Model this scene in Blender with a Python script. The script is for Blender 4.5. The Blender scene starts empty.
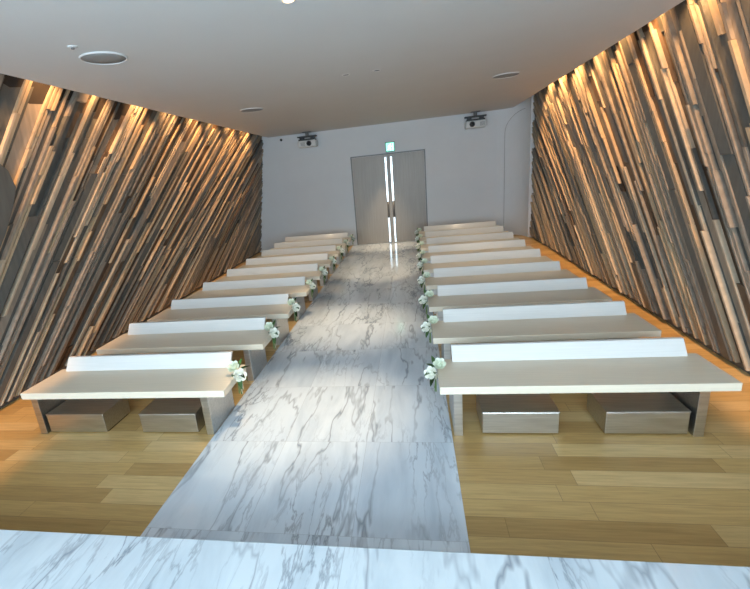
import bpy, bmesh, math, random
from mathutils import Vector, Matrix

scene = bpy.context.scene
col = scene.collection
PI = math.pi

# ------------------------------------------------------------------ camera
cam_data = bpy.data.cameras.new('camera')
cam = bpy.data.objects.new('camera', cam_data)
col.objects.link(cam)
R_ = Vector((0.98239675, 0.1595677, -0.09713274))
U_ = Vector((0.04489726, 0.3030413, 0.95191922))
F_ = Vector((-0.18133079, 0.93952335, -0.29054264))
cam.matrix_world = Matrix(((R_.x, U_.x, -F_.x, 0.08552), (R_.y, U_.y, -F_.y, 0.0),
                           (R_.z, U_.z, -F_.z, 1.98119), (0, 0, 0, 1)))
cam_data.sensor_width = 36.0
cam_data.lens = 450.003 / 750 * 36.0
cam_data.shift_x = (375 - 333.865) / 750
cam_data.shift_y = (313.296 - 294.5) / 750
cam_data.clip_start = 0.05
scene.camera = cam

# ------------------------------------------------------------------ world, exposure
scene.view_settings.view_transform = 'Standard'
scene.view_settings.look = 'None'
scene.view_settings.exposure = 0.6
scene.view_settings.gamma = 1.0
scene.view_settings.use_curve_mapping = False
scene.cycles.use_denoising = True
scene.cycles.max_bounces = 8

world = bpy.data.worlds.new('sky')
scene.world = world
world.use_nodes = True
wn = world.node_tree.nodes
wn['Background'].inputs['Color'].default_value = (0.67, 0.855, 1.0, 1)
SKY = 8.0
wn['Background'].inputs['Strength'].default_value = SKY

CEIL = 3.18
BACK = 13.04
SPOT_W = 105.0        # each warm grazing lamp above the slat walls
WARM = (1.0, 0.52, 0.20)


def add_light(name, kind, loc, energy, color, rot=(0, 0, 0), **kw):
    d = bpy.data.lights.new(name, kind)
    d.energy = energy
    d.color = color
    for k, v in kw.items():
        setattr(d, k, v)
    o = bpy.data.objects.new(name, d)
    o.location = loc
    o.rotation_euler = rot
    col.objects.link(o)
    return o


# daylight portal in the great window behind the camera
portal = add_light('window_portal', 'AREA', (-0.6, -2.55, 1.71), 1.0, (1, 1, 1), (PI / 2, 0, 0),
                   shape='RECTANGLE', size=6.6, size_y=2.82)
portal.rotation_euler = (-PI / 2, 0, PI)
portal.data.cycles.is_portal = True


# ------------------------------------------------------------------ materials
def new_mat(name):
    m = bpy.data.materials.new(name)
    m.use_nodes = True
    nt = m.node_tree
    return m, nt, nt.nodes, nt.links, nt.nodes['Principled BSDF']


def N(nodes, kind, **kw):
    n = nodes.new(kind)
    for k, v in kw.items():
        setattr(n, k, v)
    return n


def math_node(nt, op, a, b=None, c=None):
    n = nt.nodes.new('ShaderNodeMath')
    n.operation = op
    for i, v in enumerate((a, b, c)):
        if v is None:
            continue
        if isinstance(v, (int, float)):
            n.inputs[i].default_value = v
        else:
            nt.links.new(v, n.inputs[i])
    return n.outputs[0]


def ramp(nt, fac, stops):
    n = nt.nodes.new('ShaderNodeValToRGB')
    e = n.color_ramp.elements
    while len(e) < len(stops):
        e.new(0.5)
    for k, (p, c) in enumerate(stops):
        e[k].position = p
        e[k].color = (*c, 1)
    nt.links.new(fac, n.inputs[0])
    return n.outputs[0]


def mixc(nt, fac, a, b, blend='MIX'):
    n = nt.nodes.new('ShaderNodeMix')
    n.data_type = 'RGBA'
    n.blend_type = blend
    for sock, v in ((0, fac), (6, a), (7, b)):
        if isinstance(v, tuple):
            n.inputs[sock].default_value = (*v, 1)
        elif isinstance(v, (int, float)):
            n.inputs[sock].default_value = v
        else:
            nt.links.new(v, n.inputs[sock])
    return n.outputs[2]


def coords(nt, scale=(1, 1, 1), rot=(0, 0, 0), kind='Object'):
    tc = nt.nodes.new('ShaderNodeTexCoord')
    mp = nt.nodes.new('ShaderNodeMapping')
    mp.inputs['Scale'].default_value = scale
    mp.inputs['Rotation'].default_value = rot
    nt.links.new(tc.outputs[kind], mp.inputs[0])
    return mp.outputs[0]


def noise(nt, vec, scale, detail=3, rough=0.5, dist=0.0):
    n = nt.nodes.new('ShaderNodeTexNoise')
    n.inputs['Scale'].default_value = scale
    n.inputs['Detail'].default_value = detail
    n.inputs['Roughness'].default_value = rough
    n.inputs['Distortion'].default_value = dist
    nt.links.new(vec, n.inputs['Vector'])
    return n.outputs[0]


def bump(nt, bsdf, height, strength, dist=0.01):
    b = nt.nodes.new('ShaderNodeBump')
    b.inputs['Strength'].default_value = strength
    b.inputs['Distance'].default_value = dist
    nt.links.new(height, b.inputs['Height'])
    nt.links.new(b.outputs[0], bsdf.inputs['Normal'])


def simple(name, c, rough=0.6, metal=0.0, var=0.06, scale=6.0):
    m, nt, nd, lk, b = new_mat(name)
    v = noise(nt, coords(nt), scale, 3)
    lo = tuple(x * (1 - var) for x in c)
    hi = tuple(min(1, x * (1 + var)) for x in c)
    lk.new(ramp(nt, v, [(0.3, lo), (0.7, hi)]), b.inputs['Base Color'])
    b.inputs['Roughness'].default_value = rough
    b.inputs['Metallic'].default_value = metal
    return m


def emit(name, c, s):
    m, nt, nd, lk, b = new_mat(name)
    b.inputs['Base Color'].default_value = (*c, 1)
    b.inputs['Emission Color'].default_value = (*c, 1)
    b.inputs['Emission Strength'].default_value = s
    return m


def wood(name, c, stretch=(1.2, 30, 30), rough=0.45, contrast=0.14, rot=(0, 0, 0), coat=0.0):
    m, nt, nd, lk, b = new_mat(name)
    v = noise(nt, coords(nt, stretch, rot), 1.6, 5, 0.6, 0.3)
    lo = tuple(x * (1 - contrast) for x in c)
    hi = tuple(min(1, x * (1 + contrast)) for x in c)
    lk.new(ramp(nt, v, [(0.3, lo), (0.7, hi)]), b.inputs['Base Color'])
    b.inputs['Roughness'].default_value = rough
    b.inputs['Coat Weight'].default_value = coat
    b.inputs['Coat Roughness'].default_value = 0.15
    return m


def brushed(name, c, rough, scale):
    m, nt, nd, lk, b = new_mat(name)
    v = noise(nt, coords(nt, scale), 1.0, 4, 0.6)
    lo = tuple(x * 0.75 for x in c)
    lk.new(ramp(nt, v, [(0.3, lo), (0.7, c)]), b.inputs['Base Color'])
    lk.new(math_node(nt, 'MULTIPLY_ADD', v, 0.2, rough - 0.1), b.inputs['Roughness'])
    b.inputs['Metallic'].default_value = 1.0
    bump(nt, b, v, 0.03, 0.003)
    return m


def oak_floor():
    m, nt, nd, lk, b = new_mat('oak_planks')
    PW, PL = 0.150, 1.05
    tc = nd.new('ShaderNodeTexCoord')
    sx = nd.new('ShaderNodeSeparateXYZ')
    lk.new(tc.outputs['Object'], sx.inputs[0])
    ry = math_node(nt, 'DIVIDE', sx.outputs[1], PW)
    row = math_node(nt, 'FLOOR', ry)
    w1 = N(nd, 'ShaderNodeTexWhiteNoise', noise_dimensions='1D')
    lk.new(row, w1.inputs['W'])
    rx = math_node(nt, 'ADD', math_node(nt, 'DIVIDE', sx.outputs[0], PL), math_node(nt, 'MULTIPLY', w1.outputs[0], 7.3))
    colm = math_node(nt, 'FLOOR', rx)
    cmb = nd.new('ShaderNodeCombineXYZ')
    lk.new(row, cmb.inputs[0]); lk.new(colm, cmb.inputs[1])
    w2 = N(nd, 'ShaderNodeTexWhiteNoise', noise_dimensions='2D')
    lk.new(cmb.outputs[0], w2.inputs['Vector'])
    tone = w2.outputs[0]
    base = ramp(nt, tone, [(0.0, (0.42, 0.265, 0.098)), (0.4, (0.53, 0.35, 0.138)), (0.75, (0.57, 0.39, 0.162)), (1.0, (0.63, 0.455, 0.215))])
    # grain, shifted plank by plank
    off = nd.new('ShaderNodeVectorMath'); off.operation = 'MULTIPLY_ADD'
    lk.new(w2.outputs[1], off.inputs[0]); off.inputs[1].default_value = (9, 9, 9)
    lk.new(tc.outputs['Object'], off.inputs[2])
    mp = nd.new('ShaderNodeMapping'); mp.inputs['Scale'].default_value = (2.2, 34, 1)
    lk.new(off.outputs[0], mp.inputs[0])
    g = noise(nt, mp.outputs[0], 1.5, 6, 0.62, 0.5)
    grain = ramp(nt, g, [(0.3, (0.80, 0.78, 0.74)), (0.62, (1.05, 1.05, 1.04))])
    c = mixc(nt, 1.0, base, grain, 'MULTIPLY')
    # joints
    fy = math_node(nt, 'FRACT', ry)
    fx = math_node(nt, 'FRACT', rx)
    ey = math_node(nt, 'MINIMUM', fy, math_node(nt, 'SUBTRACT', 1.0, fy))
    ex = math_node(nt, 'MINIMUM', fx, math_node(nt, 'SUBTRACT', 1.0, fx))
    jy = math_node(nt, 'LESS_THAN', ey, 0.012)
    jx = math_node(nt, 'LESS_THAN', ex, 0.0018)
    j = math_node(nt, 'MAXIMUM', jy, jx)
    c = mixc(nt, math_node(nt, 'MULTIPLY', j, 0.55), c, (0.16, 0.09, 0.035))
    lk.new(c, b.inputs['Base Color'])
    lk.new(math_node(nt, 'MULTIPLY_ADD', g, 0.2, 0.27), b.inputs['Roughness'])
    return m


def marble(name, sx_, sy_, ox, oy, rough=0.09, base=(0.80, 0.82, 0.845)):
    m, nt, nd, lk, b = new_mat(name)
    tc = nd.new('ShaderNodeTexCoord')
    sp = nd.new('ShaderNodeSeparateXYZ')
    lk.new(tc.outputs['Object'], sp.inputs[0])
    tx = math_node(nt, 'DIVIDE', math_node(nt, 'SUBTRACT', sp.outputs[0], ox), sx_)
    ty = math_node(nt, 'DIVIDE', math_node(nt, 'SUBTRACT', sp.outputs[1], oy), sy_)
    cb = nd.new('ShaderNodeCombineXYZ')
    lk.new(math_node(nt, 'FLOOR', tx), cb.inputs[0]); lk.new(math_node(nt, 'FLOOR', ty), cb.inputs[1])
    w = N(nd, 'ShaderNodeTexWhiteNoise', noise_dimensions='2D')
    lk.new(cb.outputs[0], w.inputs['Vector'])
    off = nd.new('ShaderNodeVectorMath'); off.operation = 'MULTIPLY_ADD'
    lk.new(w.outputs[1], off.inputs[0]); off.inputs[1].default_value = (5, 5, 5)
    lk.new(tc.outputs['Object'], off.inputs[2])
    # veins run lengthwise, slightly to one side
    mp = nd.new('ShaderNodeMapping')
    mp.inputs['Rotation'].default_value = (0, 0, math.radians(14))
    mp.inputs['Scale'].default_value = (2.6, 0.50, 1)
    lk.new(off.outputs[0], mp.inputs[0])

    def vein(scale, width, detail, dist):
        n = noise(nt, mp.outputs[0], scale, detail, 0.55, dist)
        d = math_node(nt, 'ABSOLUTE', math_node(nt, 'SUBTRACT', n, 0.5))
        mr = nd.new('ShaderNodeMapRange')
        mr.inputs['From Min'].default_value = 0.0
        mr.inputs['From Max'].default_value = width
        mr.inputs['To Min'].default_value = 1.0
        mr.inputs['To Max'].default_value = 0.0
        lk.new(d, mr.inputs[0])
        return mr.outputs[0]
    v1 = vein(1.2, 0.022, 4, 0.15)
    v2 = vein(4.6, 0.036, 5, 0.25)
    mask = ramp(nt, noise(nt, mp.outputs[0], 0.9, 2), [(0.46, (0, 0, 0)), (0.66, (1, 1, 1))])
    mask2 = ramp(nt, noise(nt, mp.outputs[0], 1.7, 2), [(0.30, (0.15,) * 3), (0.6, (1, 1, 1))])
    cloud = noise(nt, mp.outputs[0], 1.4, 5, 0.6, 0.4)
    ground = ramp(nt, cloud, [(0.3, (base[0] * 0.74, base[1] * 0.77, base[2] * 0.80)), (0.55, base)])
    f = math_node(nt, 'MAXIMUM', math_node(nt, 'MULTIPLY', v1, mask2), math_node(nt, 'MULTIPLY', v2, mask))
    c = mixc(nt, math_node(nt, 'MULTIPLY', f, 0.82), ground, (0.23, 0.26, 0.31))
    # slab tone and joints
    c = mixc(nt, 1.0, c, ramp(nt, w.outputs[0], [(0, (0.93, 0.94, 0.955)), (1, (1, 1, 1))]), 'MULTIPLY')
    fx = math_node(nt, 'FRACT', tx); fy = math_node(nt, 'FRACT', ty)
    ex = math_node(nt, 'MULTIPLY', math_node(nt, 'MINIMUM', fx, math_node(nt, 'SUBTRACT', 1.0, fx)), sx_)
    ey = math_node(nt, 'MULTIPLY', math_node(nt, 'MINIMUM', fy, math_node(nt, 'SUBTRACT', 1.0, fy)), sy_)
    j = math_node(nt, 'LESS_THAN', math_node(nt, 'MINIMUM', ex, ey), 0.0016)
    c = mixc(nt, math_node(nt, 'MULTIPLY', j, 0.5), c, (0.35, 0.37, 0.40))
    lk.new(c, b.inputs['Base Color'])
    b.inputs['Roughness'].default_value = rough
    b.inputs['Specular IOR Level'].default_value = 0.5
    return m


M = {}
M['oak'] = oak_floor()
M['aisle'] = marble('aisle_marble', 0.648, 0.95, -1.635, 2.05, 0.10, (0.71, 0.775, 0.835))
M['platform'] = marble('platform_marble', 0.9, 1.3, -1.2, 0.40, 0.12, (0.68, 0.745, 0.78))
M['plaster'] = simple('white_plaster', (0.74, 0.755, 0.77), 0.75, 0, 0.015, 2)
M['ceiling'] = simple('ceiling_paint', (0.64, 0.64, 0.63), 0.8, 0, 0.012, 2)
M['bench'] = wood('bleached_ash', (0.74, 0.66, 0.525), (1.5, 40, 40), 0.42, 0.05, coat=0.12)
M['back'] = wood('window_lit_ash', (0.72, 0.71, 0.68), (1.5, 40, 40), 0.40, 0.04, coat=0.12)  # same ash as the seats, whitened for the window light it faces
M['steel'] = brushed('brushed_steel', (0.66, 0.64, 0.60), 0.36, (3, 60, 60))
M['chrome'] = brushed('polished_steel', (0.93, 0.92, 0.90), 0.28, (40, 40, 2))
M['door'] = wood('taupe_door', (0.36, 0.32, 0.275), (28, 28, 1.0), 0.38, 0.08)
M['dark'] = simple('dark_gap', (0.035, 0.026, 0.02), 0.8)
M['black'] = simple('black_plastic', (0.018, 0.018, 0.02), 0.4)
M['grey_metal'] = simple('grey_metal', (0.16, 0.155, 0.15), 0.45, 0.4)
M['white_plastic'] = simple('white_plastic', (0.72, 0.71, 0.69), 0.45)
M['grille'] = simple('speaker_grille', (0.30, 0.295, 0.285), 0.8)
M['seam'] = simple('seam_shadow', (0.42, 0.42, 0.42), 0.8)
M['lens'] = simple('lens_glass', (0.02, 0.02, 0.025), 0.04)
M['sign_green'] = simple('exit_green', (0.02, 0.22, 0.14), 0.5)
M['sign_face'] = emit('exit_face', (0.30, 0.90, 0.68), 1.0)
M['sign_white'] = emit('exit_white', (0.85, 1.0, 0.93), 1.1)
M['lamp'] = emit('warm_lamp', (1.0, 0.60, 0.24), 4.0)
M['rose'] = simple('white_rose', (0.86, 0.86, 0.76), 0.6, 0, 0.06, 40)
M['rose_green'] = simple('greenish_rose', (0.76, 0.81, 0.66), 0.6, 0, 0.08, 40)
M['leaf'] = simple('leaf_green', (0.06, 0.14, 0.035), 0.5, 0, 0.35, 25)
M['stem'] = simple('stem_green', (0.13, 0.22, 0.07), 0.55, 0, 0.2, 25)
M['ribbon'] = simple('ivory_ribbon', (0.62, 0.60, 0.46), 0.5, 0, 0.08, 25)

def slat_mat(name, c, rough, contrast, metal=0.0):
    m, nt, nd, lk, b = new_mat(name)
    # grain follows the lean of the slats
    v = noise(nt, coords(nt, (20, 26, 3.0), (math.radians(-48), 0, 0)), 0.7, 3, 0.5, 0.1)
    lo = tuple(x * (1 - contrast) for x in c)
    hi = tuple(min(1, x * (1 + contrast)) for x in c)
    lk.new(ramp(nt, v, [(0.3, lo), (0.7, hi)]), b.inputs['Base Color'])
    b.inputs['Roughness'].default_value = rough
    b.inputs['Metallic'].default_value = metal
    return m

SLATS = [  # backing, oak, taupe, pale, grey, brown, walnut
         slat_mat('slat_backing', (0.045, 0.028, 0.016), 0.7, 0.2),
         slat_mat('slat_oak', (0.48, 0.365, 0.24), 0.5, 0.10),
         slat_mat('slat_taupe', (0.30, 0.255, 0.205), 0.5, 0.15),
         slat_mat('slat_pale', (0.52, 0.425, 0.31), 0.5, 0.12),
         slat_mat('slat_grey', (0.11, 0.11, 0.10), 0.35, 0.15),
         slat_mat('slat_brown', (0.07, 0.038, 0.02), 0.5, 0.25),
         slat_mat('slat_walnut', (0.14, 0.09, 0.055), 0.5, 0.2)]


# ------------------------------------------------------------------ helpers
def link(name, bm, mats, parent=None, smooth=False, loc=None):
    bmesh.ops.recalc_face_normals(bm, faces=bm.faces)
    me = bpy.data.meshes.new(name)
    bm.to_mesh(me)
    bm.free()
    if not isinstance(mats, (list, tuple)):
        mats = [mats]
    for m in mats:
        me.materials.append(m)
    if smooth:
        for p in me.polygons:
            p.use_smooth = True
    o = bpy.data.objects.new(name, me)
    col.objects.link(o)
    if parent:
        o.parent = parent
    if loc:
        o.location = loc
    return o


def box(bm, x0, x1, y0, y1, z0, z1, bevel=0.0, mi=0):
    vs = [bm.verts.new(c) for c in ((x0, y0, z0), (x1, y0, z0), (x1, y1, z0), (x0, y1, z0),
                                    (x0, y0, z1), (x1, y0, z1), (x1, y1, z1), (x0, y1, z1))]
    fs = [bm.faces.new([vs[i] for i in f]) for f in ((0, 3, 2, 1), (4, 5, 6, 7), (0, 1, 5, 4), (1, 2, 6, 5), (2, 3, 7, 6), (3, 0, 4, 7))]
    for f in fs:
        f.material_index = mi
    if bevel:
        es = list({e for f in fs for e in f.edges})
        bmesh.ops.bevel(bm, geom=es, offset=bevel, segments=2, affect='EDGES', profile=0.5)


def hexa(bm, pts, mi=0, bevel=0.0):
    vs = [bm.verts.new(c) for c in pts]
    fs = [bm.faces.new([vs[i] for i in f]) for f in ((0, 3, 2, 1), (4, 5, 6, 7), (0, 1, 5, 4), (1, 2, 6, 5), (2, 3, 7, 6), (3, 0, 4, 7))]
    for f in fs:
        f.material_index = mi
    if bevel:
        es = list({e for f in fs for e in f.edges})
        bmesh.ops.bevel(bm, geom=es, offset=bevel, segments=2, affect='EDGES', profile=0.5)


def cyl(bm, r0, r1, z0, z1, n=24, mat=None, caps=True):
    m = (mat or Matrix()) @ Matrix.Translation((0, 0, (z0 + z1) / 2))
    bmesh.ops.create_cone(bm, cap_ends=caps, segments=n, radius1=r0, radius2=r1, depth=z1 - z0, matrix=m)


def tube(bm, pts, r, n=8):
    pts = [Vector(p) for p in pts]
    rings = []
    for i, p in enumerate(pts):
        d = (pts[min(i + 1, len(pts) - 1)] - pts[max(i - 1, 0)]).normalized()
        a = d.orthogonal().normalized() if i == 0 else (a - d * a.dot(d)).normalized()
        b = d.cross(a)
        rr = r[i] if isinstance(r, (list, tuple)) else r
        rings.append([bm.verts.new(p + rr * (math.cos(t) * a + math.sin(t) * b)) for t in [2 * PI * k / n for k in range(n)]])
    for i in range(len(rings) - 1):
        for k in range(n):
            bm.faces.new((rings[i][k], rings[i][(k + 1) % n], rings[i + 1][(k + 1) % n], rings[i + 1][k]))
    bm.faces.new(rings[0][::-1]); bm.faces.new(rings[-1])


def lathe(bm, prof, n=32, mat=None):
    rings = []
    for r, z in prof:
        if r < 1e-6:
            rings.append([bm.verts.new((0, 0, z))])
        else:
            rings.append([bm.verts.new((r * math.cos(2 * PI * k / n), r * math.sin(2 * PI * k / n), z)) for k in range(n)])
    for a, b in zip(rings, rings[1:]):
        for k in range(n):
            q = [a[k % len(a)], a[(k + 1) % n % len(a)], b[(k + 1) % n % len(b)], b[k % len(b)]]
            u = []
            for v in q:
                if v not in u:
                    u.append(v)
            if len(u) > 2:
                bm.faces.new(u)
    if mat:
        bmesh.ops.transform(bm, matrix=mat, verts=list({v for r in rings for v in r}))


def struct(o):
    o['kind'] = 'structure'
    return o


def tag(o, label, cat, group=None):
    o['label'] = label
    o['category'] = cat
    if group:
        o['group'] = group
    return o


def empty(name, loc, rz=0.0):
    o = bpy.data.objects.new(name, None)
    o.empty_display_size = 0.1
    o.location = loc
    o.rotation_euler = (0, 0, rz)
    col.objects.link(o)
    return o


def copy_tree(o, parent=None):
    c = o.copy()
    col.objects.link(c)
    if parent:
        c.parent = parent
    for ch in list(o.children):
        copy_tree(ch, c)
    return c


# ------------------------------------------------------------------ room shell
def xr(y, z=0.0):           # slat faces of the right wall
    return 2.80 + 0.0225 * (y - 4) - 0.004 * z


def xl(y, z=0.0):           # slat faces of the left wall, leaning into the room
    return -(4.16 + 0.028 * (y - 3.6)) + (0.085 + 0.009 * max(0.0, y - 4)) * z


Y0 = -2.6
bm = bmesh.new(); box(bm, -4.9, 3.5, 1.60, BACK + 0.1, -0.06, 0.0)
struct(link('floor', bm, M['oak']))
bm = bmesh.new(); box(bm, -1.635, 0.309, 1.62, BACK - 0.0, -0.03, 0.004)
struct(link('marble_aisle', bm, M['aisle']))
bm = bmesh.new(); box(bm, -4.9, 3.5, Y0, 1.684, -0.06, 0.30, 0.006)
struct(link('marble_platform', bm, M['platform']))

# ceiling: a thick slab that stops short of the slat walls, slot lids above
bm = bmesh.new()
yl0, yl1 = Y0, BACK + 0.05
K = (CEIL - 1.98119) / (3.25 - 1.98119)
def up(x, y): return 0.0855 + (x - 0.0855) * K, y * K
def cr(y): return 2.58 + 0.0151 * (y - 5.16)
def cl(y): return -(3.586 + 0.0215 * (y - 4.06))
hexa(bm, [(cl(yl0), yl0, CEIL), (cr(yl0), yl0, CEIL), (cr(yl1), yl1, CEIL), (cl(yl1), yl1, CEIL),
          (cl(yl0), yl0, 3.30), (cr(yl0), yl0, 3.30), (cr(yl1), yl1, 3.30), (cl(yl1), yl1, 3.30)])
box(bm, -4.9, 3.5, Y0, BACK + 0.1, 4.24, 4.30)
struct(link('ceiling', bm, M['ceiling']))

# back wall: flat, with a rounded corner running forward to the right slat wall
bm = bmesh.new()
plan = [(-4.75, BACK), (2.33, BACK)]
for k in range(1, 13):
    t = k / 12 * PI / 2
    plan.append((2.33 + 0.64 * math.sin(t), BACK - 0.78 * (1 - math.cos(t))))
plan.append((3.4, plan[-1][1] - 0.02))
outer = [(3.4, BACK + 0.1), (-4.75, BACK + 0.1)]
ring = plan + outer
lo = [bm.verts.new((x, y, -0.05)) for x, y in ring]
hi = [bm.verts.new((x, y, 4.24)) for x, y in ring]
for k in range(len(ring)):
    bm.faces.new((lo[k], lo[(k + 1) % len(ring)], hi[(k + 1) % len(ring)], hi[k]))
bm.faces.new(lo); bm.faces.new(hi)
struct(link('wall_back', bm, M['plaster']))

# fine rounded seam on the curved corner
bm = bmesh.new()
pts = []
def corner(t): return Vector((2.33 + 0.64 * math.sin(t) - 0.0, BACK - 0.78 * (1 - math.cos(t)) - 0.002, 0))
for k in range(9):
    p = corner(0.30); p.z = 0.0 + 2.6 * k / 8; pts.append(p)
for k in range(1, 9):
    a = k / 8 * PI / 2
    p = corner(0.30 + 0.85 * (1 - math.cos(a))); p.z = 2.6 + 0.5 * math.sin(a); pts.append(p)
tube(bm, pts, 0.007, 6)
struct(link('trim_1', bm, M['seam'], smooth=True))

# front wall with the great window behind the camera
bm = bmesh.new()
box(bm, -4.7, -3.9, Y0 - 0.1, Y0, -0.06, 4.30)
box(bm, 2.7, 3.5, Y0 - 0.1, Y0, -0.06, 4.30)
box(bm, -3.9, 2.7, Y0 - 0.1, Y0, 3.12, 4.30)
box(bm, -3.9, 2.7, Y0 - 0.1, Y0, -0.06, 0.30)
struct(link('wall_front', bm, M['plaster']))
bm = bmesh.new()
for x in (-3.9, -2.28, -0.63, 1.02, 2.64):
    box(bm, x, x + 0.06, Y0 - 0.08, Y0 - 0.02, 0.30, 3.12)
box(bm, -3.9, 2.7, Y0 - 0.08, Y0 - 0.02, 0.30, 0.36)
box(bm, -3.9, 2.7, Y0 - 0.08, Y0 - 0.02, 3.06, 3.12)
struct(link('window_1', bm, M['grey_metal']))


# slat walls ----------------------------------------------------------------
def lean_left(u): return max(0.55, min(1.75, 0.84 + 0.19 * (u - 4.3)))
def lean_right(u): return max(0.55, min(1.60, 0.74 + 0.14 * (u - 4.6)))


def slat_wall(side, seed):
    rnd = random.Random(seed)
    sg = 1 if side == 'right' else -1
    xf = xr if side == 'right' else xl
    lean = lean_right if side == 'right' else lean_left
    yend = 12.27 if side == 'right' else BACK - 0.005
    ystart = 0.9
    # the wall behind
    bm = bmesh.new()
    ya, yb = Y0, BACK + 0.1
    xa, xb = xf(ya) + sg * 0.13, xf(yb) + sg * 0.13
    ka, kb = xf(ya, 4.27) + sg * 0.13, xf(yb, 4.27) + sg * 0.13
    hexa(bm, [(xa, ya, -0.05), (xa + sg * 0.15, ya, -0.05), (xb + sg * 0.15, yb, -0.05), (xb, yb, -0.05),
              (ka, ya, 4.27), (ka + sg * 0.15, ya, 4.27), (kb + sg * 0.15, yb, 4.27), (kb, yb, 4.27)])
    wall = struct(link('wall_' + side, bm, M['dark']))

    bm = bmesh.new()
    YM = 1.65
    def P(u, z, d, lv):
        y = u + lv * (z - YM)
        return (xf(y, z) + sg * (0.13 - d), y, z)

    ZT, ZB = 3.95, 0.05

    def piece(u0, u1, z0, z1, d, mi):
        l0, l1 = lean(u0), lean(u1)
        d = max(0.008, min(0.128, d))
        A = [P(u0, z0, -0.001, l0), P(u1, z0, -0.001, l1), P(u1, z0, d, l1), P(u0, z0, d, l0)]
        B = [P(u0, z1, -0.001, l0), P(u1, z1, -0.001, l1), P(u1, z1, d, l1), P(u0, z1, d, l0)]
        if min(p[1] for p in A + B) < yend + 0.1 and max(p[1] for p in A + B) > ystart - 0.1:
            hexa(bm, A + B, mi)

    def run(u0, u1, lens, pick, first_len):
        z = ZB
        ln = first_len
        while z < ZT - 0.02:
            z1 = min(ZT, z + ln)
            if ZT - z1 < 0.25:
                z1 = ZT
            r = pick()
            if r:
                piece(u0, u1, z, z1 - 0.004, r[0], r[1])
            z = z1
            ln = rnd.uniform(*lens)

    # broad boards lie deepest
    u = -1.4
    while u < 17.8:
        w = rnd.uniform(0.09, 0.21)
        base = rnd.choices((4, 5, 6, 2), (0.42, 0.22, 0.18, 0.18))[0]
        run(u, u + w - 0.008, (0.5, 2.2),
            lambda: (rnd.uniform(0.030, 0.060), base if rnd.random() < 0.6 else rnd.choice((4, 5, 6, 2, 4))), rnd.uniform(0.2, 1.8))
        u += w
    # thin strips stand proud of them, in groups
    u = -1.4
    while u < 17.8:
        n = rnd.choices((1, 2, 3, 4, 5, 6), (0.16, 0.22, 0.22, 0.18, 0.14, 0.08))[0]
        tone = rnd.choices((1, 2, 3), (0.45, 0.30, 0.25))[0]
        dg = rnd.uniform(0.075, 0.100)
        for q in range(n):
            w = rnd.uniform(0.024, 0.044)
            run(u, u + w, (0.3, 1.4),
                lambda: None if rnd.random() < 0.23 else (dg + rnd.uniform(-0.02, 0.015), tone if rnd.random() < 0.7 else rnd.choice((1, 2, 3, 4, 2))), rnd.uniform(0.05, 1.2))
            u += w + rnd.choice((0.010, 0.016, 0.026))
        r = rnd.random()
        if r < 0.22:       # a broad proud board between two groups
            w = rnd.uniform(0.09, 0.16)
            run(u, u + w, (0.5, 1.9), lambda: None if rnd.random() < 0.3 else (rnd.uniform(0.07, 0.10), rnd.choice((2, 4, 4, 4, 6))), rnd.uniform(0.2, 1.5))
            u += w + 0.012
        else:
            u += rnd.uniform(0.04, 0.19)
    if side == 'left':       # the broad dark board with a pointed end
        def Q(y, z, d): return (xf(y, z) + sg * (0.13 - d), y, z)
        prof = [(4.16, 2.42), (4.235, 2.36), (4.29, 2.19), (4.20, 2.0), (4.03, 1.74), (3.80, 1.46), (3.55, 1.22), (3.3, 1.42), (3.7, 1.9)]
        f0 = [bm.verts.new(Q(y, z, 0.10)) for y, z in prof]
        f1 = [bm.verts.new(Q(y, z, 0.145)) for y, z in prof]
        fs = [bm.faces.new(f1), bm.faces.new(f0)]
        for k in range(len(prof)):
            fs.append(bm.faces.new((f0[k], f0[(k + 1) % len(prof)], f1[(k + 1) % len(prof)], f1[k])))
        for f in fs:
            f.material_index = 4
    for yy, nn in ((yend, 1), (ystart, -1)):
        geom = list(bm.verts) + list(bm.edges) + list(bm.faces)
        res = bmesh.ops.bisect_plane(bm, geom=geom, plane_co=(0, yy, 0), plane_no=(0, nn, 0), clear_outer=True)
        es = [e for e in res['geom_cut'] if isinstance(e, bmesh.types.BMEdge)]
        bmesh.ops.holes_fill(bm, edges=es, sides=8)
    struct(link('slat_cladding', bm, SLATS, wall))
    # dark strip standing in for the shadow gap at the foot
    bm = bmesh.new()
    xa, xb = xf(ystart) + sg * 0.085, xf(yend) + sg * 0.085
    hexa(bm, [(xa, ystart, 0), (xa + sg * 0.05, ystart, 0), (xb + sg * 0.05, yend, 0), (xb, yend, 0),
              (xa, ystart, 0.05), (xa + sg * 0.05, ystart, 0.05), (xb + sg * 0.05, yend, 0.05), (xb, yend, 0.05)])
    struct(link('shadow_strip_' + side, bm, M['grey_metal']))


slat_wall('left', 11)
slat_wall('right', 23)

# warm lamps hidden in the two ceiling slots
for k in range(-4, 8):
    y = 5.0 + 0.94 * k
    add_light('slot_lamp', 'SPOT', (xl(y, 3.5) + 0.20, y, 3.74), SPOT_W, WARM, (0, math.radians(14), 0),
              spot_size=math.radians(70), spot_blend=0.9, shadow_soft_size=0.025)
for k in range(-4, 7):
    y = 5.45 + 0.90 * k
    add_light('slot_lamp', 'SPOT', (xr(y, 3.5) - 0.18, y, 3.74), SPOT_W, WARM, (0, math.radians(-12), 0),
              spot_size=math.radians(70), spot_blend=0.9, shadow_soft_size=0.025)

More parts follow.
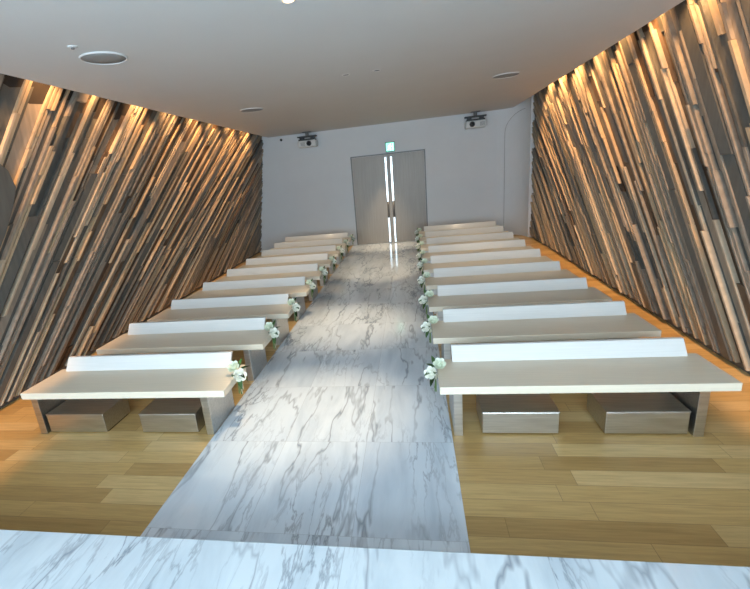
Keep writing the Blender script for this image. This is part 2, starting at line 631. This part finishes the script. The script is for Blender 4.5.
# ------------------------------------------------------------------ doors
DX0, DXM, DX1, DH = -1.495, -0.490, 0.466, 2.40
bm = bmesh.new()
box(bm, DX0 - 0.03, DX0 - 0.004, BACK - 0.02, BACK + 0.02, 0, DH + 0.03)
box(bm, DX1 + 0.004, DX1 + 0.03, BACK - 0.02, BACK + 0.02, 0, DH + 0.03)
box(bm, DX0 - 0.03, DX1 + 0.03, BACK - 0.02, BACK + 0.02, DH + 0.004, DH + 0.03)
struct(link('trim_2', bm, M['grey_metal']))
for nm, a, b, hx in (('door_1', DX0, DXM - 0.004, DXM - 0.075), ('door_2', DXM + 0.004, DX1, DXM + 0.075)):
    bm = bmesh.new(); box(bm, a, b, BACK - 0.035, BACK + 0.015, 0.012, DH, 0.003)
    d = struct(link(nm, bm, M['door']))
    bm = bmesh.new()
    for z0, z1 in ((0.03, 0.72), (1.16, 2.33)):
        box(bm, hx - 0.024, hx + 0.024, BACK - 0.115, BACK - 0.095, z0, z1, 0.003)
    for z in (0.10, 0.62, 1.26, 2.25):
        cyl(bm, 0.010, 0.010, 0, 0.07, 10, Matrix.Translation((hx, BACK - 0.032, z)) @ Matrix.Rotation(PI / 2, 4, 'X'))
    h = struct(link('handle', bm, M['chrome'], d))
    bm = bmesh.new(); cyl(bm, 0.025, 0.025, 0.72, 1.16, 16, Matrix.Translation((hx, BACK - 0.10, 0)))
    struct(link('grip', bm, M['grey_metal'], h, True))

# ------------------------------------------------------------------ benches
DEP, TH, SEAT = 0.518, 0.06, 0.42


def make_bench(length, inner, outer, sg):
    """inner end at x=0; runs to sg*length; y=0 at the front edge of the seat"""
    root = empty('bench', (0, 0, 0))
    def xs(a, b): return (min(sg * a, sg * b), max(sg * a, sg * b))
    bm = bmesh.new(); a, b = xs(0, length); box(bm, a, b, 0, DEP, SEAT - TH, SEAT, 0.004)
    link('seat', bm, M['bench'], root)
    bm = bmesh.new(); a, b = xs(0.127, length - 0.087)
    y0, y1, t, h = DEP - 0.062, DEP + 0.021, 0.034, 0.114
    hexa(bm, [(a, y0, SEAT), (b, y0, SEAT), (b, y0 + t, SEAT), (a, y0 + t, SEAT),
              (a, y1, SEAT + h), (b, y1, SEAT + h), (b, y1 + t, SEAT + h), (a, y1 + t, SEAT + h)], 0, 0.003)
    link('backrest', bm, M['back'], root)
    for p, q in ((inner, inner + 0.064), (length - outer - 0.064, length - outer)):
        bm = bmesh.new(); a, b = xs(p, q); box(bm, a, b, 0.022, 0.495, 0.0, SEAT - TH, 0.002)
        link('leg', bm, M['steel'], root)
    return root


ORD = ['front', 'second', 'third', 'fourth', 'fifth', 'sixth', 'seventh', 'eighth', 'ninth']
Y1, STEP = 3.076, 1.0202
for side, x, ln, inn, out, sg in (('left', -1.474, 1.917, 0.166, 0.065, -1), ('right', 0.227, 1.949, 0.098, 0.166, 1)):
    proto = make_bench(ln, inn, out, sg)
    for r in range(9):
        o = proto if r == 0 else copy_tree(proto)
        o.location = (x, Y1 + STEP * r, 0)
        if r == 0:
            lab = 'pale wooden bench nearest the marble platform, %s of the aisle, with steel boxes under it' % side
        elif r == 8:
            lab = 'pale wooden bench rearmost on the %s of the aisle, nearest the back wall' % side
        else:
            lab = 'pale wooden bench %s from the front on the %s of the marble aisle' % (ORD[r], side)
        tag(o, lab, 'bench', 'pale benches %s of the aisle' % side)

# steel boxes under the two front benches
boxes = [(-3.236, -2.665, 'left bench, at its wall end'), (-2.311, -1.79, 'left bench, at its aisle end'),
         (0.535, 1.072, 'right bench, at its aisle end'), (1.384, 1.918, 'right bench, at its wall end')]
for x0, x1, where in boxes:
    root = empty('steel_box', ((x0 + x1) / 2, 3.115, 0))
    hw = (x1 - x0) / 2
    bm = bmesh.new(); box(bm, -hw, hw, 0, 0.36, 0.012, 0.182, 0.004)
    link('body', bm, M['steel'], root)
    bm = bmesh.new(); box(bm, -hw - 0.003, hw + 0.003, -0.003, 0.363, 0.182, 0.19, 0.002)
    link('lid', bm, M['steel'], root)
    for sx in (-1, 1):
        bm = bmesh.new(); box(bm, sx * (hw - 0.03) - 0.02, sx * (hw - 0.03) + 0.02, 0.03, 0.33, 0, 0.0125)
        link('foot', bm, M['black'], root)
    tag(root, 'low brushed steel box under the front %s' % where, 'box', 'steel boxes under the front benches')


# ------------------------------------------------------------------ rose bouquets
def petal(bm, ang, r, h, w, flare, base_z, n=5, mcount=5):
    """one cupped petal standing round the z axis"""
    grid = []
    for i in range(n):
        t = i / (n - 1)
        row = []
        for j in range(mcount):
            s = (j / (mcount - 1) - 0.5) * 2
            width = w * math.sin(PI * (0.16 + 0.66 * t)) ** 0.7
            a = ang + s * width
            rad = r * (0.25 + 0.75 * math.sin(min(1, t * 1.15) * PI / 2)) + flare * t ** 3 - 0.08 * r * s * s * t
            z = base_z + h * t - 0.18 * h * s * s * t - flare * 0.5 * t ** 4
            row.append(bm.verts.new((rad * math.cos(a), rad * math.sin(a), z)))
        grid.append(row)
    for i in range(n - 1):
        for j in range(mcount - 1):
            bm.faces.new((grid[i][j], grid[i][j + 1], grid[i + 1][j + 1], grid[i + 1][j]))


def rose_bm(R, seed):
    rnd = random.Random(seed)
    bm = bmesh.new()
    for ringi, (k, f) in enumerate(((2, 0.22), (3, 0.42), (4, 0.64), (5, 0.84), (6, 1.0))):
        for q in range(k):
            petal(bm, 2 * PI * (q + rnd.uniform(-0.12, 0.12)) / k + ringi * 0.8, R * f, R * (1.45 - 0.32 * f), 3.4 / k, R * 0.30 * f * f, -0.35 * R)
    bmesh.ops.create_uvsphere(bm, u_segments=10, v_segments=6, radius=R * 0.5, matrix=Matrix.Translation((0, 0, 0.05 * R)))
    return bm


def leaf_bm(L, W):
    bm = bmesh.new()
    n = 7
    rows = []
    for i in range(n):
        t = i / (n - 1)
        w = W * math.sin(PI * min(1, 0.04 + t * 0.95)) ** 0.8 * (1 - 0.25 * t)
        z = -0.35 * L * t * t
        rows.append([bm.verts.new((L * t, -w, z + 0.25 * w)), bm.verts.new((L * t, 0, z)), bm.verts.new((L * t, w, z + 0.25 * w))])
    for a, b in zip(rows, rows[1:]):
        for j in range(2):
            bm.faces.new((a[j], a[j + 1], b[j + 1], b[j]))
    bmesh.ops.solidify(bm, geom=list(bm.faces), thickness=0.0015)
    return bm


def orient(o, loc, d, roll=0.0):
    q = Vector(d).to_track_quat('Z', 'Y')
    o.location = loc
    o.rotation_euler = (q.to_matrix().to_4x4() @ Matrix.Rotation(roll, 4, 'Z')).to_euler()


def make_bouquet(mirror):
    """+x points into the aisle, the bench end is the plane x=0; origin at the middle of the seat end"""
    s = 1 if not mirror else -1
    root = empty('rose_bouquet', (0, 0, 0))
    roses = [((0.060, -0.045, 0.045), (0.45, -0.80, 0.50), 0.050, 'rose', 1), ((-0.022, 0.030, 0.095), (0.05, -0.65, 0.80), 0.048, 'rose_green', 2)]
    for loc, d, R, m, seed in roses:
        o = link('rose', rose_bm(R, seed), M[m], root, True)
        orient(o, (loc[0], loc[1], loc[2]), d, seed)
    for k, (loc, d, L) in enumerate((((0.03, -0.02, 0.05), (0.75, -0.6, 0.25), 0.12), ((0.03, 0.03, 0.06), (0.55, 0.75, 0.35), 0.12),
                                     ((0.03, -0.02, 0.02), (0.45, -0.7, -0.5), 0.12), ((0.035, 0.02, 0.01), (0.7, 0.35, -0.55), 0.11),
                                     ((0.02, -0.05, 0.05), (0.1, -0.8, 0.6), 0.10), ((0.02, 0.04, 0.08), (0.15, 0.3, 0.95), 0.10))):
        o = link('leaf', leaf_bm(L, 0.026), M['leaf'], root, True)
        q = Vector(d).normalized().to_track_quat('X', 'Z')
        o.location = loc
        o.rotation_euler = q.to_euler()
    for k in range(4):
        bm = bmesh.new()
        y = -0.03 + 0.02 * k
        tube(bm, [(0.028, y * 1.2, 0.06), (0.022, y * 0.4, 0.0), (0.018 + 0.004 * (k % 2), y * 0.5, -0.06), (0.02 + 0.012 * (k % 2), y * 1.1, -0.15 - 0.015 * (k % 3))], 0.0045, 6)
        link('stem', bm, M['stem'], root, True)
    bm = bmesh.new()
    lathe(bm, [(0.0, -0.035), (0.022, -0.035), (0.024, -0.015), (0.022, 0.005), (0.0, 0.005)], 14, Matrix.Translation((0.0245, 0, 0)))
    for sy, yl in ((-1, -0.16), (1, -0.13)):
        pts = [(0.044, 0.0, -0.015), (0.047, sy * 0.012, -0.06), (0.042, sy * 0.020, -0.11), (0.046, sy * 0.016, yl)]
        vs = [[bm.verts.new((x, y - 0.009, z)), bm.verts.new((x, y + 0.009, z))] for x, y, z in pts]
        for a, b in zip(vs, vs[1:]):
            bm.faces.new((a[0], a[1], b[1], b[0]))
    link('ribbon', bm, M['ribbon'], root, True)
    return root


rnd = random.Random(5)
bq = make_bouquet(False)
firstb = True
for side, x in (('left', -1.474), ('right', 0.227)):
    for r in range(9):
        o = bq if firstb else copy_tree(bq)
        firstb = False
        rz = 0 if side == 'left' else PI
        # on the right the cluster is turned so that it still faces the platform
        o.location = (x, Y1 + STEP * r + 0.27 + rnd.uniform(-0.03, 0.03), 0.395 + rnd.uniform(-0.02, 0.015))
        if side == 'right':
            o.scale = (-1, 1, 1)
        k = 0.86 + rnd.uniform(-0.05, 0.07)
        o.scale = (o.scale[0] * k, k, k)
        where = 'nearest the platform' if r == 0 else ('rearmost, by the back wall' if r == 8 else '%s from the front' % ORD[r])
        tag(o, 'white rose bouquet on the aisle end of the %s bench %s' % (side, where), 'flowers', 'white rose bouquets along the aisle')

# ------------------------------------------------------------------ things on ceiling and back wall
def ceiling_speaker():
    root = empty('ceiling_speaker', (0, 0, CEIL))
    bm = bmesh.new(); lathe(bm, [(0.185, 0), (0.185, -0.010), (0.190, -0.013), (0.196, -0.011), (0.199, 0)], 48)
    link('rim', bm, M['ceiling'], root, True)
    bm = bmesh.new(); lathe(bm, [(0.186, -0.001), (0.186, -0.006), (0.10, -0.010), (0.0, -0.011)], 48)
    link('grille', bm, M['grille'], root, True)
    return root

sp0 = ceiling_speaker()
for k, (x, y, lab) in enumerate(((-2.70, 4.36, 'large round grey ceiling speaker near the camera, above the left benches'),
                                 (-2.65, 8.42, 'round ceiling speaker towards the back, above the left benches'),
                                 (1.66, 8.36, 'round ceiling speaker above the right benches'))):
    o = sp0 if k == 0 else copy_tree(sp0)
    o.location = (*up(x, y), CEIL)
    tag(o, lab, 'speaker', 'round ceiling speakers')

root = empty('sprinkler', (*up(-2.70, 3.94), CEIL))
bm = bmesh.new(); lathe(bm, [(0.0, 0), (0.038, 0), (0.040, -0.004), (0.026, -0.010), (0.0, -0.011)], 24)
link('escutcheon', bm, M['ceiling'], root, True)
bm = bmesh.new(); cyl(bm, 0.012, 0.014, -0.022, -0.009, 12)
link('head', bm, M['grey_metal'], root, True)
tag(root, 'small sprinkler head on the ceiling beside the large near speaker', 'sprinkler')

def downlight(lit):
    root = empty('ceiling_downlight', (0, 0, CEIL))
    bm = bmesh.new(); lathe(bm, [(0.038, 0), (0.038, -0.004), (0.050, -0.006), (0.056, 0)], 28)
    link('rim', bm, M['white_plastic'], root, True)
    bm = bmesh.new(); lathe(bm, [(0.0385, -0.001), (0.022, -0.0018), (0.0, -0.002)], 28)
    link('lamp', bm, M['lamp'] if lit else M['black'], root, True)
    return root

d_lit = downlight(True)
d_lit.location = (*up(-0.745, 3.775), CEIL)
tag(d_lit, 'glowing warm downlight in the ceiling at the top edge of the photo', 'light')
d0 = downlight(False)
for k, (x, lab) in enumerate(((-0.70, 'small dark recessed downlight over the aisle, left one of the pair'),
                              (-0.29, 'small dark recessed downlight over the aisle, right one of the pair'))):
    o = d0 if k == 0 else copy_tree(d0)
    o.location = (*up(x, 6.63), CEIL)
    tag(o, lab, 'light', 'recessed downlights over the aisle')
# beams down on to the marble, then added fill beams over the benches
def beam(x, y, tx, ty, e, size):
    v = Vector((tx - x, ty - y, -CEIL))
    o = add_light('aisle_or_fill_beam', 'SPOT', (x, y, CEIL - 0.03), e, (1.0, 0.78, 0.52), (0, 0, 0),
                  spot_size=math.radians(size), spot_blend=1.0, shadow_soft_size=0.03)
    o.rotation_euler = v.to_track_quat('-Z', 'Y').to_euler()
beam(*up(-0.775, 3.83), -0.90, 3.45, 240, 42)
beam(*up(-0.70, 6.63), -0.88, 5.85, 240, 44)
beam(*up(-0.29, 6.63), -0.65, 9.5, 420, 32)
beam(-0.5, 12.3, -0.7, 12.5, 240, 44)

for bx, by in ((-2.6, 7.6), (1.5, 7.6), (-2.6, 10.6), (1.4, 10.6)):  # added warm spots to brighten the benches, no downlights there
    beam(bx, by, bx, by + 0.3, 60, 95)


def projector(x, lens_dx, label):
    root = empty('projector', (x, 12.78, CEIL))
    bm = bmesh.new(); box(bm, -0.25, 0.25, -0.18, 0.18, -0.390, -0.215, 0.030)
    body = link('body', bm, M['white_plastic'], root, False)
    bm = bmesh.new()
    for k in range(6):
        box(bm, -lens_dx * 1.5 - 0.06, -lens_dx * 1.5 + 0.06, -0.183, -0.179, -0.350 + k * 0.016, -0.343 + k * 0.016)
    link('vent', bm, M['grey_metal'], body)
    rotx = Matrix.Translation((lens_dx, -0.18, -0.302)) @ Matrix.Rotation(PI / 2, 4, 'X') @ Matrix.Scale(0.9, 4)
    bm = bmesh.new(); lathe(bm, [(0.072, -0.01), (0.072, 0.035), (0.064, 0.045), (0.054, 0.04), (0.05, 0.0), (0.05, -0.01)], 28, rotx)
    ln = link('lens', bm, M['black'], body, True)
    bm = bmesh.new(); lathe(bm, [(0.051, 0.012), (0.03, 0.024), (0.0, 0.030)], 28, rotx)
    link('lens_glass', bm, M['lens'], ln, True)
    bm = bmesh.new(); box(bm, -0.22, 0.22, -0.15, 0.15, -0.215, -0.18, 0.005); box(bm, -0.20, -0.10, -0.08, 0.08, -0.18, -0.13); box(bm, 0.10, 0.20, -0.08, 0.08, -0.18, -0.13); box(bm, -0.26, 0.26, -0.09, 0.09, -0.13, -0.10)
    link('bracket', bm, M['black'], root)
    bm = bmesh.new(); cyl(bm, 0.045, 0.045, -0.101, -0.01, 16); box(bm, -0.11, 0.11, -0.11, 0.11, -0.012, 0)
    link('mount_arm', bm, M['grey_metal'], root)
    tag(root, label, 'projector', 'ceiling projectors by the back wall')

projector(-2.62, 0.07, 'white projector hung from the ceiling left of the doors')
projector(1.76, -0.10, 'white projector hung from the ceiling right of the doors')

bm = bmesh.new(); lathe(bm, [(0.0, 0.0), (0.034, 0.0), (0.034, 0.02), (0.022, 0.045), (0.0, 0.05)], 20, Matrix.Rotation(PI / 2, 4, 'X'))
o = link('wall_sensor', bm, M['black'], None, True, (-3.42, BACK, 3.08))
tag(o, 'small dark sensor on the back wall beside the left projector', 'sensor')

# exit sign over the doors
root = empty('exit_sign', (-0.425, BACK, 2.455))
bm = bmesh.new(); box(bm, -0.125, 0.125, -0.05, 0.0, 0, 0.25, 0.006)
hs = link('housing', bm, M['sign_green'], root)
bm = bmesh.new(); box(bm, -0.108, 0.108, -0.053, -0.049, 0.018, 0.232)
pn = link('panel', bm, M['sign_face'], root)
bm = bmesh.new()
def stroke(x0, z0, x1, z1, w):
    d = Vector((x1 - x0, 0, z1 - z0)).normalized(); n = Vector((-d.z, 0, d.x)) * w
    a, b = Vector((x0, 0, z0)), Vector((x1, 0, z1))
    hexa(bm, [(v.x, y, v.z) for y in (-0.056, -0.052) for v in (a - n, b - n, b + n, a + n)])
for s in ((0.0, 0.165, -0.025, 0.105, 0.016), (-0.025, 0.105, 0.02, 0.075, 0.010), (0.02, 0.075, 0.005, 0.04, 0.009), (-0.025, 0.105, -0.045, 0.065, 0.010),
          (-0.045, 0.065, -0.08, 0.06, 0.008), (0.0, 0.155, 0.045, 0.135, 0.008), (0.0, 0.155, -0.04, 0.15, 0.008), (-0.04, 0.15, -0.055, 0.12, 0.007),
          (0.075, 0.03, 0.075, 0.21, 0.007)):
    stroke(*s)
cyl(bm, 0.016, 0.016, -0.002, 0.002, 16, Matrix.Translation((0.012, -0.054, 0.195)) @ Matrix.Rotation(PI / 2, 4, 'X'))
link('pictogram', bm, M['sign_white'], pn)
tag(root, 'square green glowing exit sign above the double doors', 'sign')
